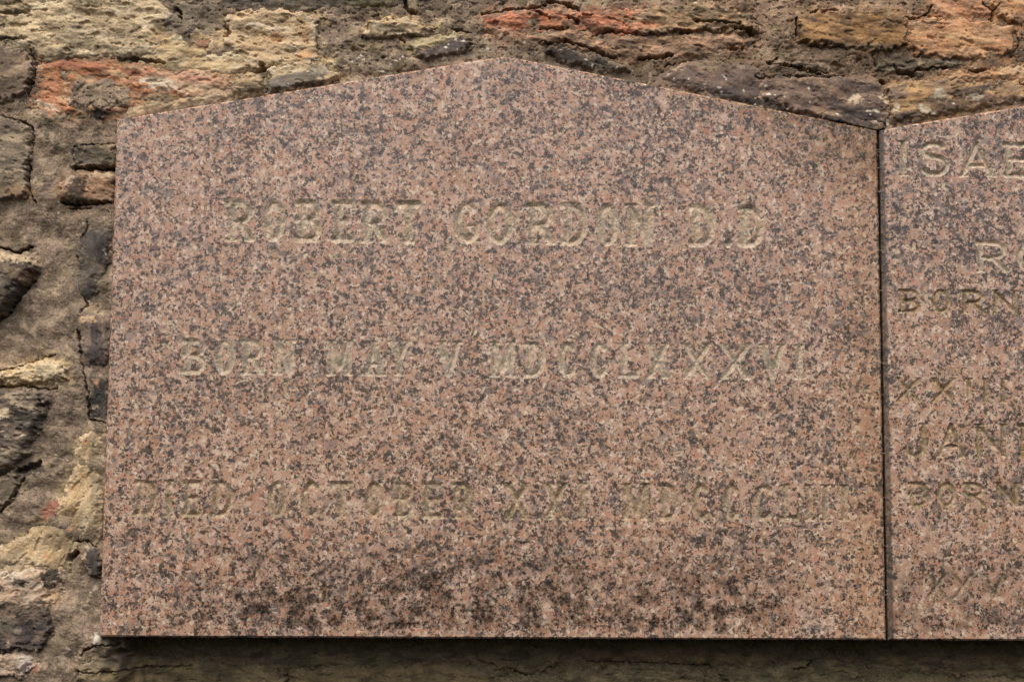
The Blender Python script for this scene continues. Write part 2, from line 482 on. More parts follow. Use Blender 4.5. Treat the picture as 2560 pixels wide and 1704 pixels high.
# outline in photograph pixels, palette, proud mm, roughness mm, bedding angle in degrees, bedding thickness px, laminated
STONES = [
    ([(-160, -90), (180, -110), (450, -60), (440, 40), (420, 95), (400, 135), (300, 152), (200, 148), (120, 152), (70, 130), (20, 112), (-150, 104)], 'creamg', 6, 3.2, 4, 14, .4),
    ([(395, 100), (440, 60), (520, 80), (575, 90), (596, 110), (640, 176), (570, 186), (470, 180), (400, 170), (345, 158)], 'cream', 4, 2.4, -6, 12, .3),
    ([(84, 172), (125, 150), (200, 144), (300, 156), (420, 176), (530, 182), (580, 190), (580, 214), (530, 240), (440, 252), (345, 244), (330, 268), (240, 284), (150, 284), (92, 262)], 'red', 5, 2.4, 6, 12, .2),
    ([(330, 268), (400, 245), (470, 240), (560, 226), (608, 232), (600, 246), (420, 282), (322, 300), (308, 296)], 'buff', 5, 1.6, -10, 10, .2),
    ([(572, 212), (590, 190), (618, 178), (655, 190), (668, 212), (660, 238), (600, 246), (578, 238)], 'buff', 18, 1.8, 0, 16, .0),
    ([(560, -90), (760, -80), (1000, -70), (1010, 4), (900, 14), (840, 18), (700, 22), (610, 20), (540, 12)], 'greydk', 3, 2.2, 2, 14, .2),
    ([(560, 46), (620, 26), (680, 24), (770, 36), (794, 64), (788, 120), (798, 152), (760, 166), (690, 164), (640, 178), (596, 150), (560, 100)], 'cream', 7, 3.4, 3, 14, .4),
    ([(738, 44), (760, 34), (790, 36), (806, 48), (790, 62), (750, 62)], 'buff', 10, 1.4, 0, 12, 0),
    ([(672, 180), (720, 160), (790, 158), (815, 168), (850, 186), (830, 206), (760, 214), (668, 236)], 'cream', 13, 1.6, -8, 16, .0),
    ([(905, 82), (935, 56), (980, 46), (1040, 54), (1090, 76), (1075, 86), (1020, 84), (960, 94), (915, 96)], 'cream', 12, 2.0, 6, 9, .4),
    ([(1020, 108), (1060, 92), (1120, 86), (1156, 92), (1130, 104), (1090, 122), (1040, 126)], 'yellowc', 6, 1.8, -14, 9, .3),
    ([(1048, 134), (1090, 118), (1130, 98), (1165, 98), (1178, 112), (1140, 132), (1085, 146), (1058, 146)], 'slate', 8, 1.8, -16, 12, .2),
    ([(1206, 40), (1260, 26), (1340, 22), (1440, 24), (1490, 26), (1600, 24), (1640, 34), (1620, 60), (1560, 84), (1500, 84), (1420, 74), (1340, 78), (1290, 86), (1240, 92), (1216, 70)], 'redbrown', 6, 3.4, 5, 9, 1.0),
    ([(1560, 46), (1640, 20), (1740, 14), (1840, 22), (1886, 48), (1894, 74), (1850, 78), (1780, 74), (1700, 80), (1640, 88), (1580, 84)], 'tanlay', 10, 3.0, 4, 8, 1.0),
    ([(1285, 92), (1340, 82), (1430, 80), (1520, 90), (1600, 92), (1720, 92), (1830, 86), (1880, 96), (1862, 128), (1780, 146), (1690, 142), (1600, 150), (1540, 148), (1460, 124), (1380, 112), (1300, 108)], 'tanlay', 6, 3.2, 6, 10, .9),
    ([(1372, 118), (1410, 122), (1450, 138), (1490, 158), (1530, 176), (1480, 172), (1420, 156), (1380, 140)], 'slate', 9, 1.4, 16, 12, .2),
    ([(1488, 142), (1520, 146), (1552, 160), (1572, 176), (1540, 178), (1500, 164)], 'slate', 9, 1.4, 14, 12, .2),
    ([(1650, 196), (1676, 172), (1740, 152), (1820, 156), (1890, 168), (1910, 200), (1908, 246), (1860, 250), (1760, 226), (1690, 212)], 'purple', 6, 1.4, 8, 20, .1),
    ([(1998, 46), (2030, 34), (2090, 30), (2180, 34), (2262, 42), (2266, 70), (2262, 110), (2240, 124), (2140, 122), (2060, 112), (2000, 106)], 'ochre', 14, 2.2, 2, 13, .8),
    ([(2268, 62), (2320, 50), (2400, 48), (2480, 56), (2530, 72), (2540, 110), (2510, 136), (2440, 144), (2360, 142), (2290, 132), (2266, 100)], 'orange', 7, 2.6, 6, 15, .5),
    ([(2334, -80), (2480, -90), (2466, 8), (2470, 36), (2400, 44), (2340, 38), (2330, 14)], 'orange', 6, 2.6, 10, 15, .4),
    ([(2480, -80), (2760, -90), (2740, 40), (2640, 62), (2560, 56), (2496, 36), (2484, 10)], 'orange', 7, 2.6, 10, 15, .4),
    ([(2570, 76), (2700, 70), (2860, 80), (2850, 150), (2700, 170), (2590, 156)], 'tanlay', 7, 2.6, 6, 15, .5),
    ([(1924, 152), (1980, 148), (2060, 152), (2066, 186), (2010, 184), (1950, 178), (1920, 168)], 'greydk', 4, 2.8, 6, 7, 1.0),
    ([(2186, 142), (2240, 138), (2300, 146), (2400, 146), (2412, 160), (2360, 172), (2290, 188), (2240, 186), (2196, 164)], 'greydk', 6, 2.8, -4, 7, 1.0),
    ([(1900, 204), (1950, 192), (2060, 192), (2150, 198), (2200, 212), (2216, 250), (2222, 300), (2190, 312), (2100, 296), (2000, 274), (1908, 254)], 'purple', 7, 2.0, 4, 12, .5),
    ([(2216, 216), (2280, 202), (2360, 198), (2440, 204), (2560, 202), (2760, 190), (2740, 226), (2560, 246), (2420, 272), (2300, 292), (2240, 298), (2226, 256)], 'yellow', 7, 2.0, -7, 12, .5),
    ([(2372, 178), (2430, 184), (2520, 166), (2600, 172), (2720, 178), (2700, 190), (2560, 196), (2440, 198), (2360, 194)], 'orange', 6, 2.6, -4, 12, .4),
    # left of the plaque, from the top down
    ([(-200, 116), (20, 120), (64, 124), (80, 150), (80, 188), (62, 228), (20, 246), (-190, 240)], 'grey', 12, 1.4, 0, 30, .0),
    ([(-200, 288), (0, 292), (44, 304), (72, 318), (80, 340), (76, 390), (66, 440), (74, 486), (40, 500), (0, 498), (-190, 500)], 'grey', 12, 2.0, 2, 18, .7),
    ([(176, 364), (230, 356), (288, 360), (290, 414), (230, 416), (188, 414), (182, 390)], 'greydk', 7, 2.2, 4, 12, .4),
    ([(156, 466), (176, 444), (220, 432), (288, 438), (288, 500), (230, 506), (176, 508), (150, 494)], 'tanlay', 8, 2.2, 8, 14, .4),
    ([(206, 586), (240, 570), (276, 566), (276, 600), (266, 650), (242, 690), (234, 736), (212, 744), (190, 728), (186, 706), (206, 680), (198, 640)], 'slate', 6, 1.3, 80, 20, .1),
    ([(-200, 640), (0, 626), (40, 636), (80, 646), (96, 668), (84, 692), (60, 716), (36, 756), (0, 800), (-200, 820)], 'greydk', 34, 2.0, 14, 18, .3),
    ([(196, 792), (240, 786), (272, 800), (272, 880), (258, 912), (224, 906), (206, 880), (200, 830)], 'slate', 6, 1.8, 80, 18, .1),
    ([(222, 934), (250, 938), (272, 946), (270, 1050), (228, 1044), (220, 990)], 'slate', 6, 1.8, 85, 18, .1),
    ([(-200, 936), (0, 926), (60, 908), (120, 896), (160, 906), (172, 926), (164, 952), (128, 964), (60, 962), (-200, 970)], 'cream', 22, 2.2, -8, 14, .3),
    ([(-200, 980), (60, 972), (130, 976), (140, 990), (116, 1030), (98, 1080), (84, 1110), (60, 1160), (0, 1186), (-200, 1190)], 'greydk', 22, 3.0, 4, 10, .9),
    ([(-200, 1190), (0, 1196), (44, 1180), (50, 1210), (20, 1260), (-200, 1280)], 'grey', 8, 1.8, -40, 18, .2),
    ([(196, 1100), (226, 1078), (246, 1090), (250, 1180), (248, 1330), (232, 1362), (196, 1356), (172, 1390), (166, 1420), (120, 1418), (60, 1404), (0, 1416), (-60, 1400), (0, 1366), (60, 1340), (112, 1300), (148, 1260), (170, 1210)], 'yellowc', 6, 2.6, -62, 22, .2),
    ([(212, 1376), (226, 1364), (244, 1384), (252, 1420), (248, 1440), (226, 1436), (214, 1404)], 'slate', 10, 1.2, 70, 18, .1),
    ([(-200, 1420), (0, 1426), (80, 1424), (150, 1432), (150, 1480), (130, 1510), (80, 1512), (-200, 1520)], 'pinkw', 6, 2.8, -20, 18, .2),
    ([(-200, 1540), (0, 1548), (60, 1526), (118, 1520), (130, 1552), (122, 1596), (100, 1620), (40, 1622), (-200, 1640)], 'black', 14, 2.8, -10, 18, .2),
    ([(-200, 1648), (0, 1640), (50, 1628), (84, 1640), (92, 1664), (56, 1692), (0, 1690), (-200, 1700)], 'pinkw', 7, 2.4, -10, 18, .2),
    ([(-200, 1716), (40, 1702), (150, 1696), (180, 1740), (160, 1850), (-200, 1860)], 'greydk', 6, 2.2, 0, 18, .2),
    # under the plaque, all in dark brown that deepens the painted shade
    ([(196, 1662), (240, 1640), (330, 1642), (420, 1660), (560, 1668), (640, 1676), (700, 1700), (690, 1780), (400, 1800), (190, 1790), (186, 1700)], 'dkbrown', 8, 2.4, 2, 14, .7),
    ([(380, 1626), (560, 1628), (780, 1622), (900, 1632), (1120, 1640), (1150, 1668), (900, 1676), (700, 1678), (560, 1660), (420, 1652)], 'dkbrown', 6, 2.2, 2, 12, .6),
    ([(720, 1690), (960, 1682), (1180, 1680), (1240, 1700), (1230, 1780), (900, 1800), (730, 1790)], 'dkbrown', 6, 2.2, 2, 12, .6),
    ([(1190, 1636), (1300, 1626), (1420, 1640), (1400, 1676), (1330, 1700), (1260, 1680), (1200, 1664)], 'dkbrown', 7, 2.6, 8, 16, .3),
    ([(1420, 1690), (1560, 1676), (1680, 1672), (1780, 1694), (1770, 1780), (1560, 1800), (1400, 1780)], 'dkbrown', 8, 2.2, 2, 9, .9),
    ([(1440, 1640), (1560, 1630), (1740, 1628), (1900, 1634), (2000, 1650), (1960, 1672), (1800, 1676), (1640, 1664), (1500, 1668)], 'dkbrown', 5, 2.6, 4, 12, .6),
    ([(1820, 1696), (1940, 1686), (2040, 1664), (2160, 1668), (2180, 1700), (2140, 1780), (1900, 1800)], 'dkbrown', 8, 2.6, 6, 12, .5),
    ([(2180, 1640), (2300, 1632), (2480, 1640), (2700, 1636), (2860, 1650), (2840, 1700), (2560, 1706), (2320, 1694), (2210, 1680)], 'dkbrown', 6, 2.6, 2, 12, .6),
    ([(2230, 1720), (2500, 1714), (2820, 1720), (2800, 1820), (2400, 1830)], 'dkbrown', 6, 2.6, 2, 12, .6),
]

# dark open joints and cracks: polyline, half width px, depth mm
CRACKS = [
    ([(-60, 282), (0, 288), (50, 300), (75, 312), (85, 332), (82, 362), (75, 400), (70, 455), (80, 490), (92, 508)], 2.6, 14),
    ([(75, 125), (84, 145), (86, 190), (66, 235)], 2.4, 9),
    ([(188, 420), (240, 421), (286, 419)], 5, 16), ([(200, 362), (240, 360), (284, 359)], 1.8, 8),
    ([(152, 508), (190, 513), (230, 509), (274, 505)], 3, 12), ([(172, 521), (228, 519)], 2.6, 9),
    ([(217, 556), (214, 575), (200, 594)], 2.4, 8), ([(206, 735), (216, 760), (200, 783)], 2, 8),
    ([(-40, 612), (0, 618), (40, 630), (62, 624), (76, 616)], 4.5, 18), ([(84, 700), (54, 734), (24, 780), (-10, 806)], 4, 10),
    ([(196, 826), (200, 850), (204, 905), (214, 950), (221, 990), (219, 1040)], 3, 12), ([(219, 1047), (262, 1056)], 2, 8),
    ([(-20, 930), (40, 918), (86, 902), (135, 888)], 2.6, 10), ([(-20, 968), (60, 964), (112, 973), (142, 971)], 3, 10),
    ([(104, 1000), (112, 1014)], 3, 8), ([(44, 1178), (70, 1172), (96, 1158)], 8, 12), ([(0, 1280), (28, 1250), (60, 1196)], 4, 8),
    ([(176, 1396), (182, 1388), (187, 1381)], 9, 22), ([(190, 1354), (218, 1352), (240, 1368)], 2, 8),
    ([(198, 1640), (215, 1622), (250, 1612), (290, 1616)], 2.4, 9), ([(190, 1680), (300, 1682), (460, 1678)], 1.8, 7),
    ([(565, 66), (572, 80), (566, 92)], 6, 16), ([(440, 24), (452, 34)], 5, 12), ([(448, 44), (452, 50)], 4, 10), ([(655, 166), (664, 176)], 7, 14),
    ([(0, 30), (40, 32), (72, 30)], 5, 6), ([(0, 96), (60, 98)], 4, 6), ([(300, 148), (350, 150), (410, 158)], 5, 7),
    ([(1014, -10), (1014, 16), (1022, 28), (1040, 32)], 4.5, 14), ([(930, 40), (944, 34)], 4, 8),
    ([(1000, 98), (1012, 108)], 4, 10), ([(1130, 72), (1180, 78)], 3, 8),
    ([(1205, 32), (1240, 30), (1272, 22), (1332, 20), (1364, 14)], 3, 12), ([(1366, 5), (1400, 8), (1442, 20), (1449, 30)], 5, 16),
    ([(1345, 32), (1372, 46)], 4, 12), ([(1424, 44), (1446, 56)], 5, 12), ([(1455, 38), (1482, 38)], 3, 10), ([(1560, 44), (1588, 50)], 2.5, 10),
    ([(1350, 105), (1380, 112), (1412, 105), (1450, 114), (1490, 130), (1540, 146)], 2.8, 12),
    ([(1598, 146), (1640, 144), (1664, 142), (1678, 138)], 4.5, 16), ([(1480, 92), (1520, 80), (1560, 82), (1592, 87)], 3, 10),
    ([(1700, 84), (1726, 81)], 5, 14), ([(1742, 54), (1800, 56), (1852, 62)], 4, 8), ([(1838, 72), (1870, 74), (1888, 82)], 6, 18), ([(1830, 122), (1858, 122)], 5, 9),
    ([(1420, 72), (1390, 74), (1350, 73)], 2.5, 9), ([(1660, 165), (1700, 156), (1730, 150)], 2, 7),
    ([(1992, 46), (1990, 88)], 3.6, 18), ([(2030, 31), (2055, 23), (2096, 22)], 3, 12),
    ([(2270, 46), (2300, 43), (2324, 31), (2332, 14)], 2.4, 10), ([(2458, 8), (2485, 24), (2482, 52)], 4, 14), ([(2485, 22), (2502, 8)], 2.6, 10),
    ([(1922, 158), (1960, 161), (2000, 168), (2040, 176), (2070, 181)], 3.2, 12), ([(1926, 156), (1946, 146)], 3.4, 9), ([(1996, 172), (2030, 180), (2060, 186)], 2.2, 10),
    ([(2238, 168), (2250, 181), (2284, 184)], 5.5, 14), ([(2288, 176), (2330, 170), (2366, 168)], 3, 10), ([(2430, 176), (2466, 172)], 4.5, 14), ([(2206, 198), (2211, 203)], 5.5, 20),
    ([(1894, 192), (1960, 188), (2060, 190), (2112, 188)], 1.8, 8), ([(2182, 140), (2192, 158)], 4, 10), ([(1888, 190), (1900, 194)], 4, 9),
    ([(2538, 74), (2550, 110), (2530, 140)], 2, 7), ([(2550, 206), (2570, 214)], 5, 8),
    ([(1290, 1690), (1320, 1706)], 3, 8), ([(2010, 1688), (2040, 1684), (2058, 1668)], 4, 10), ([(1480, 1668), (1640, 1670), (1790, 1678)], 2, 8),
]
CARVE = np.zeros(NA, np.float32)
for pts, hw, dep in CRACKS:
    a = np.array(pts)
    lo = a.min(0) - 30; hi = a.max(0) + 30
    k = np.nonzero((U > lo[0]) & (U < hi[0]) & (V > lo[1]) & (V < hi[1]))[0]
    u, v = U[k], V[k]
    d = seg_dist(u + 4.0 * fbm(u / 13, v / 13, 2, 70), v + 4.0 * fbm(u / 13, v / 13, 2, 71), pts, False)
    h2 = 0.85 * hw * (1 + 0.6 * fbm(u / 30, v / 30, 2, 74))
    CARVE[k] = np.maximum(CARVE[k], dep * (1 - sstep(h2 * 0.45, h2 * 1.25, d)))

# patches of stain, lichen and plain tone, some dark along carved recesses: centre, half sizes, tilt, colour, strength, ragged
PATCHES = [
    (125, 230, 30, 40, 0, (184, 112, 62), .6), (210, 165, 85, 14, 4, (176, 98, 58), .6), (380, 190, 70, 10, 8, (182, 108, 66), .55), (118, 262, 46, 7, 22, (206, 176, 140), .7),
    (480, 205, 100, 30, 4, (180, 140, 104), .75), (500, 225, 70, 16, 4, (186, 154, 112), .7), (470, 195, 60, 6, 6, (178, 112, 80), .5), (395, 208, 50, 15, 6, (218, 200, 164), .85), (410, 228, 26, 9, -8, (74, 68, 58), .6), (390, 246, 50, 9, -8, (96, 88, 66), .55),
    (250, 285, 19, 15, 0, (52, 48, 46), .95), (238, 294, 4, 8, 0, (52, 48, 46), .9), (97, 317, 6, 5, 0, (52, 50, 44), .85), (122, 308, 9, 12, 25, (66, 64, 52), .8), (120, 330, 10, 8, 0, (70, 66, 54), .6),
    (30, 30, 45, 10, 0, (70, 62, 48), .65), (30, 97, 42, 10, 0, (74, 66, 52), .6), (450, 55, 42, 46, 20, (112, 100, 84), .8), (500, 40, 60, 45, 0, (116, 104, 86), .8), (340, 148, 60, 9, 4, (70, 60, 46), .6),
    (215, 95, 70, 30, 10, (112, 98, 72), .5), (300, 85, 60, 28, 12, (126, 108, 78), .5), (395, 95, 30, 26, 0, (190, 150, 88), .5), (510, 110, 26, 14, 0, (178, 116, 66), .45), (160, 130, 60, 9, 0, (104, 100, 78), .5),
    (690, 94, 22, 12, -6, (160, 106, 48), .85), (760, 92, 13, 12, 0, (164, 112, 56), .7), (758, 136, 20, 10, 0, (190, 134, 66), .7), (640, 100, 16, 16, 0, (132, 104, 66), .4), (720, 60, 40, 10, 0, (130, 110, 78), .5),
    (740, 205, 80, 22, -8, (88, 82, 76), .85), (690, 222, 36, 12, -8, (110, 102, 92), .7), (800, 178, 34, 12, 0, (116, 108, 92), .6), (620, 226, 44, 16, -6, (128, 110, 84), .6),
    (985, 76, 62, 13, 4, (84, 78, 58), .75), (920, 100, 50, 12, 0, (82, 74, 60), .55), (1000, 130, 14, 14, 0, (92, 82, 66), .4), (800, 5, 180, 13, 0, (70, 64, 52), .55), (930, 4, 60, 10, 0, (108, 104, 62), .6),
    (1245, 82, 36, 9, -6, (206, 160, 118), .75), (1262, 100, 40, 14, 10, (108, 86, 66), .6), (1270, 50, 60, 16, -4, (184, 100, 58), .6), (1590, 70, 60, 14, -8, (190, 110, 64), .65), (1500, 60, 80, 8, 0, (172, 96, 60), .5),
    (1740, 30, 90, 9, 4, (96, 84, 56), .55), (1800, 58, 60, 10, 6, (84, 70, 48), .55), (1640, 130, 40, 14, 0, (178, 134, 96), .55), (1700, 108, 80, 10, 4, (160, 112, 80), .4), (1440, 100, 60, 12, 8, (110, 88, 68), .5), (1460, 60, 40, 10, 0, (108, 74, 56), .6), (1560, 110, 40, 18, 0, (104, 84, 66), .5),
    (1330, 128, 60, 9, 8, (92, 80, 72), .6), (1440, 148, 80, 12, 18, (62, 57, 54), .6), (1560, 184, 60, 12, 14, (108, 96, 74), .6),
    (1790, 225, 70, 16, 14, (88, 78, 74), .6), (1850, 245, 60, 10, 13, (70, 62, 60), .75), (1770, 165, 40, 14, 0, (150, 128, 92), .45), (1920, 262, 60, 12, 14, (58, 52, 50), .8),
    (1700, 166, 26, 4, -32, (178, 142, 100), .7),
    (2040, 300, 110, 14, 13, (78, 68, 64), .9), (2140, 308, 60, 14, 14, (84, 74, 68), .9), (2150, 292, 70, 16, 6, (58, 51, 50), .85), (2250, 300, 60, 14, -12, (62, 54, 52), .8), (2350, 278, 70, 12, -12, (66, 56, 50), .8), (2432, 226, 70, 12, -12, (74, 62, 54), .9), (2420, 252, 90, 13, -12, (84, 66, 52), .75), (2520, 260, 70, 10, -11, (80, 64, 50), .7),
    (2135, 208, 28, 14, 10, (86, 68, 66), .8), (1985, 205, 60, 12, 2, (150, 120, 88), .5), (2010, 225, 70, 14, 6, (110, 86, 70), .5), (2110, 120, 120, 12, 0, (112, 96, 76), .5), (2050, 130, 90, 18, 0, (116, 100, 78), .6), (2110, 60, 30, 7, 4, (72, 62, 48), .75), (2030, 54, 20, 7, 0, (110, 88, 80), .6),
    (2140, 248, 18, 13, 0, (202, 176, 138), .85), (2212, 252, 9, 20, -28, (206, 178, 136), .85), (2240, 272, 8, 14, 30, (206, 184, 148), .85), (2350, 234, 17, 15, 0, (170, 160, 130), .85), (2315, 276, 21, 11, 18, (174, 160, 128), .85), (2300, 264, 8, 5, 0, (176, 164, 134), .8), (2440, 242, 19, 10, 0, (158, 144, 118), .75), (2418, 276, 9, 7, 0, (136, 122, 78), .7),
    (2190, 277, 11, 4, 0, (196, 184, 160), .9), (2172, 278, 8, 3, 0, (196, 184, 160), .8), (2220, 304, 6, 7, 0, (190, 176, 150), .8), (2186, 305, 6, 3, 10, (206, 186, 170), .9), (2290, 298, 12, 3, -14, (190, 180, 160), .8), (2550, 246, 8, 9, 0, (186, 172, 148), .7), (2232, 228, 12, 16, 20, (120, 98, 84), .8),
    (2560, 175, 70, 14, -6, (196, 160, 110), .6), (2380, 152, 30, 8, 4, (80, 72, 66), .7), (2420, 100, 70, 14, 8, (190, 148, 88), .5), (2250, 150, 60, 14, 0, (72, 62, 50), .5),
    # left side
    (40, 345, 30, 12, 10, (154, 134, 98), .6), (40, 440, 44, 12, 0, (96, 84, 64), .6), (50, 482, 44, 16, 0, (150, 112, 66), .65), (30, 430, 40, 5, 0, (176, 150, 112), .6),
    (190, 375, 14, 20, 0, (56, 52, 44), .8), (235, 392, 46, 18, 0, (92, 82, 64), .6), (192, 468, 26, 26, -20, (58, 52, 46), .85), (192, 498, 34, 10, 0, (48, 44, 38), .8), (255, 440, 34, 8, -6, (170, 142, 100), .7), (176, 452, 16, 12, -35, (176, 152, 124), .6), (240, 486, 26, 14, 0, (120, 88, 58), .5),
    (228, 610, 26, 46, 0, (66, 62, 62), .6), (262, 628, 4, 8, 0, (176, 166, 148), .7), (255, 700, 16, 40, 0, (112, 100, 76), .6),
    (40, 646, 60, 12, 10, (176, 152, 110), .8), (10, 710, 60, 20, 10, (90, 82, 76), .6), (70, 688, 24, 10, -20, (126, 96, 72), .6), (30, 760, 44, 26, -40, (66, 64, 50), .6),
    (222, 798, 26, 10, 0, (184, 148, 100), .7), (240, 955, 12, 9, 20, (178, 128, 84), .8), (243, 990, 16, 24, 0, (62, 60, 56), .5), (238, 1016, 9, 4, -20, (190, 160, 120), .7), (235, 770, 24, 14, 0, (158, 136, 96), .5),
    (122, 924, 46, 20, -8, (198, 180, 136), .6), (158, 948, 8, 6, 0, (180, 136, 70), .6), (30, 990, 60, 8, 0, (156, 136, 100), .55), (18, 1032, 18, 14, 0, (200, 178, 132), .75), (2, 1022, 6, 8, 0, (180, 124, 58), .6), (70, 1050, 40, 30, -20, (72, 68, 62), .6), (30, 1140, 50, 20, -30, (110, 98, 78), .5), (74, 1176, 38, 16, -12, (54, 50, 46), .75),
    (130, 1270, 32, 16, -40, (150, 84, 62), .75), (136, 1282, 10, 8, 0, (112, 58, 46), .7), (212, 1104, 9, 8, 0, (176, 116, 54), .8), (212, 1190, 9, 9, 0, (164, 112, 50), .7), (175, 1218, 7, 7, 0, (172, 120, 58), .7), (182, 1272, 12, 10, 0, (150, 112, 46), .75), (195, 1230, 12, 20, 0, (160, 122, 62), .5), (178, 1322, 8, 5, 0, (178, 124, 66), .7), (115, 1390, 20, 12, -20, (176, 128, 60), .6), (80, 1382, 14, 10, 0, (184, 146, 80), .5),
    (236, 1180, 14, 100, 0, (124, 112, 84), .6), (222, 1320, 24, 50, 0, (130, 116, 88), .55), (30, 1400, 50, 20, -14, (166, 146, 108), .5),
    (128, 1440, 28, 20, -16, (48, 46, 40), .92), (122, 1464, 14, 10, 40, (52, 48, 42), .8), (52, 1453, 18, 10, 0, (46, 44, 38), .9), (24, 1444, 9, 7, 0, (56, 52, 46), .7), (0, 1470, 14, 14, 0, (52, 49, 46), .7), (56, 1486, 20, 8, -20, (84, 74, 64), .6), (104, 1508, 14, 12, 0, (60, 55, 46), .7), (126, 1510, 6, 8, 0, (56, 52, 50), .8), (135, 1488, 22, 18, 0, (182, 140, 78), .6),
    (48, 1574, 12, 8, 0, (140, 126, 104), .7), (24, 1604, 8, 8, 0, (160, 126, 104), .7), (88, 1622, 10, 6, 0, (176, 154, 122), .8), (84, 1534, 14, 5, -20, (150, 120, 106), .6), (10, 1560, 60, 20, 0, (78, 72, 60), .5), (62, 1668, 26, 11, -38, (58, 51, 48), .9), (90, 1668, 10, 12, 30, (160, 106, 68), .6), (30, 1700, 90, 12, 0, (76, 68, 50), .6),
    (242, 1592, 10, 15, 0, (190, 182, 164), .8), (212, 1394, 6, 22, 8, (182, 148, 106), .8), (216, 1365, 8, 5, 0, (186, 164, 130), .7), (238, 1470, 6, 10, 0, (176, 164, 140), .6), (225, 1482, 5, 5, 0, (196, 186, 164), .8), (176, 1634, 12, 14, 0, (76, 70, 60), .7), (168, 1620, 5, 5, 0, (176, 164, 136), .6), (203, 1524, 6, 5, 0, (160, 148, 124), .6), (214, 1520, 8, 6, 0, (66, 58, 46), .7), (330, 1614, 8, 8, 0, (132, 116, 96), .6),
    (260, 1660, 70, 22, -6, (132, 114, 84), .5), (900, 1694, 60, 10, 0, (120, 90, 48), .6),
]
for (su, sv) in [(835, 160), (880, 155), (902, 140), (910, 150), (890, 150), (954, 176), (962, 180), (976, 161), (990, 153), (1000, 150), (1115, 120), (1110, 145), (1158, 104), (1140, 98), (1196, 118), (1202, 120), (1218, 119), (1480, 166), (1465, 152), (1490, 172), (1810, 190), (1816, 196), (1798, 219), (1804, 230), (1860, 226), (1915, 215), (1921, 236), (1936, 240), (1216, 6), (1738, 8), (2120, 5), (2100, 8), (2024, 220), (2080, 282), (2090, 288)]:
    PATCHES.append((su, sv, 3 + (su * 7 % 4), 2.5 + (sv * 5 % 3), 0, (206, 196, 176), .9))
for i in range(46):
    rr = random.Random(i)
    uu = rr.uniform(700, 2560)
    yy = 133 + abs(uu - 1240) * (0.173 if uu < 1240 else 0.2017) if uu < 2195 else 325 - (uu - 2195) * 0.19
    PATCHES.append((uu, yy - rr.uniform(4, 42), rr.uniform(1.6, 3.4), rr.uniform(1.4, 2.6), 0, (196, 186, 168), .8))
for i in range(40):
    rr = random.Random(100 + i)
    PATCHES.append((rr.uniform(0, 250), rr.uniform(250, 1690), rr.uniform(1.6, 3.4), rr.uniform(1.6, 3), 0, (190, 178, 156) if i % 2 else (58, 52, 46), .75))

WARP_A = fbm(U / 11, V / 11, 3, 80)
WARP_B = fbm(U / 11, V / 11, 3, 81)
PATCH_W = []
for (cu, cv, a, b, ang, colr, st) in PATCHES:
    R = max(a, b) * 1.7 + 6
    k = np.nonzero((np.abs(U - cu) < R) & (np.abs(V - cv) < R))[0]
    if len(k) == 0:
        continue
    wa = min(0.55 * min(a, b), 9)
    du = U[k] - cu + wa * 1.3 * WARP_A[k]; dv = V[k] - cv + wa * 1.3 * WARP_B[k]
    ca, sa = math.cos(math.radians(ang)), math.sin(math.radians(ang))
    r = np.hypot((du * ca + dv * sa) / a, (-du * sa + dv * ca) / b)
    wgt = st * (1 - sstep(0.72, 1.12, r + 0.35 * WARP_B[k]))
    PATCH_W.append((k, wgt, lin(colr)))


def paint(col, sel_map):
    """lay the patches over the colours of the nodes in sel_map (node -> row, -1 = not there)"""
    for k, wgt, c in PATCH_W:
        r = sel_map[k]
        ok = r >= 0
        if not ok.any():
            continue
        rows = r[ok]; w = wgt[ok][:, None]
        n = 1 + 0.25 * WARP_A[k][ok][:, None]
        gl = c @ np.array([0.3, 0.6, 0.1])
        c = (c * 0.78 + gl * np.array([1.07, 1.0, 0.90]) * 0.22) * 0.95
        col[rows] = col[rows] * (1 - w) + c * n * w
    return col


wall = bpy.data.objects.new('rubble_wall', None)
C.objects.link(wall)
wall.location = (0.5, 0.06, -0.1)
tag(wall, 'rough rubble wall of cream, red and dark stones in grey mortar behind the plaques', 'wall')
WL = np.array(wall.location)
ALB = 1.2
SALB = 1.25


def soft(c):
    """the photograph's stones are paler and greyer than their pigments"""
    g = c @ np.array([0.3, 0.6, 0.1])
    return c * 0.86 + g[:, None] * np.array([1.05, 1.0, 0.92]) * 0.14


def limit(c):
    m = c.max(1, keepdims=True)
    return np.maximum(c * np.minimum(1.0, 0.52 / np.maximum(m, 1e-6)) ** 0.8, 0.008)


def to_world(k, h):
    return np.stack([PXX[k], -h * 0.001, PZZ[k]], 1) - WL


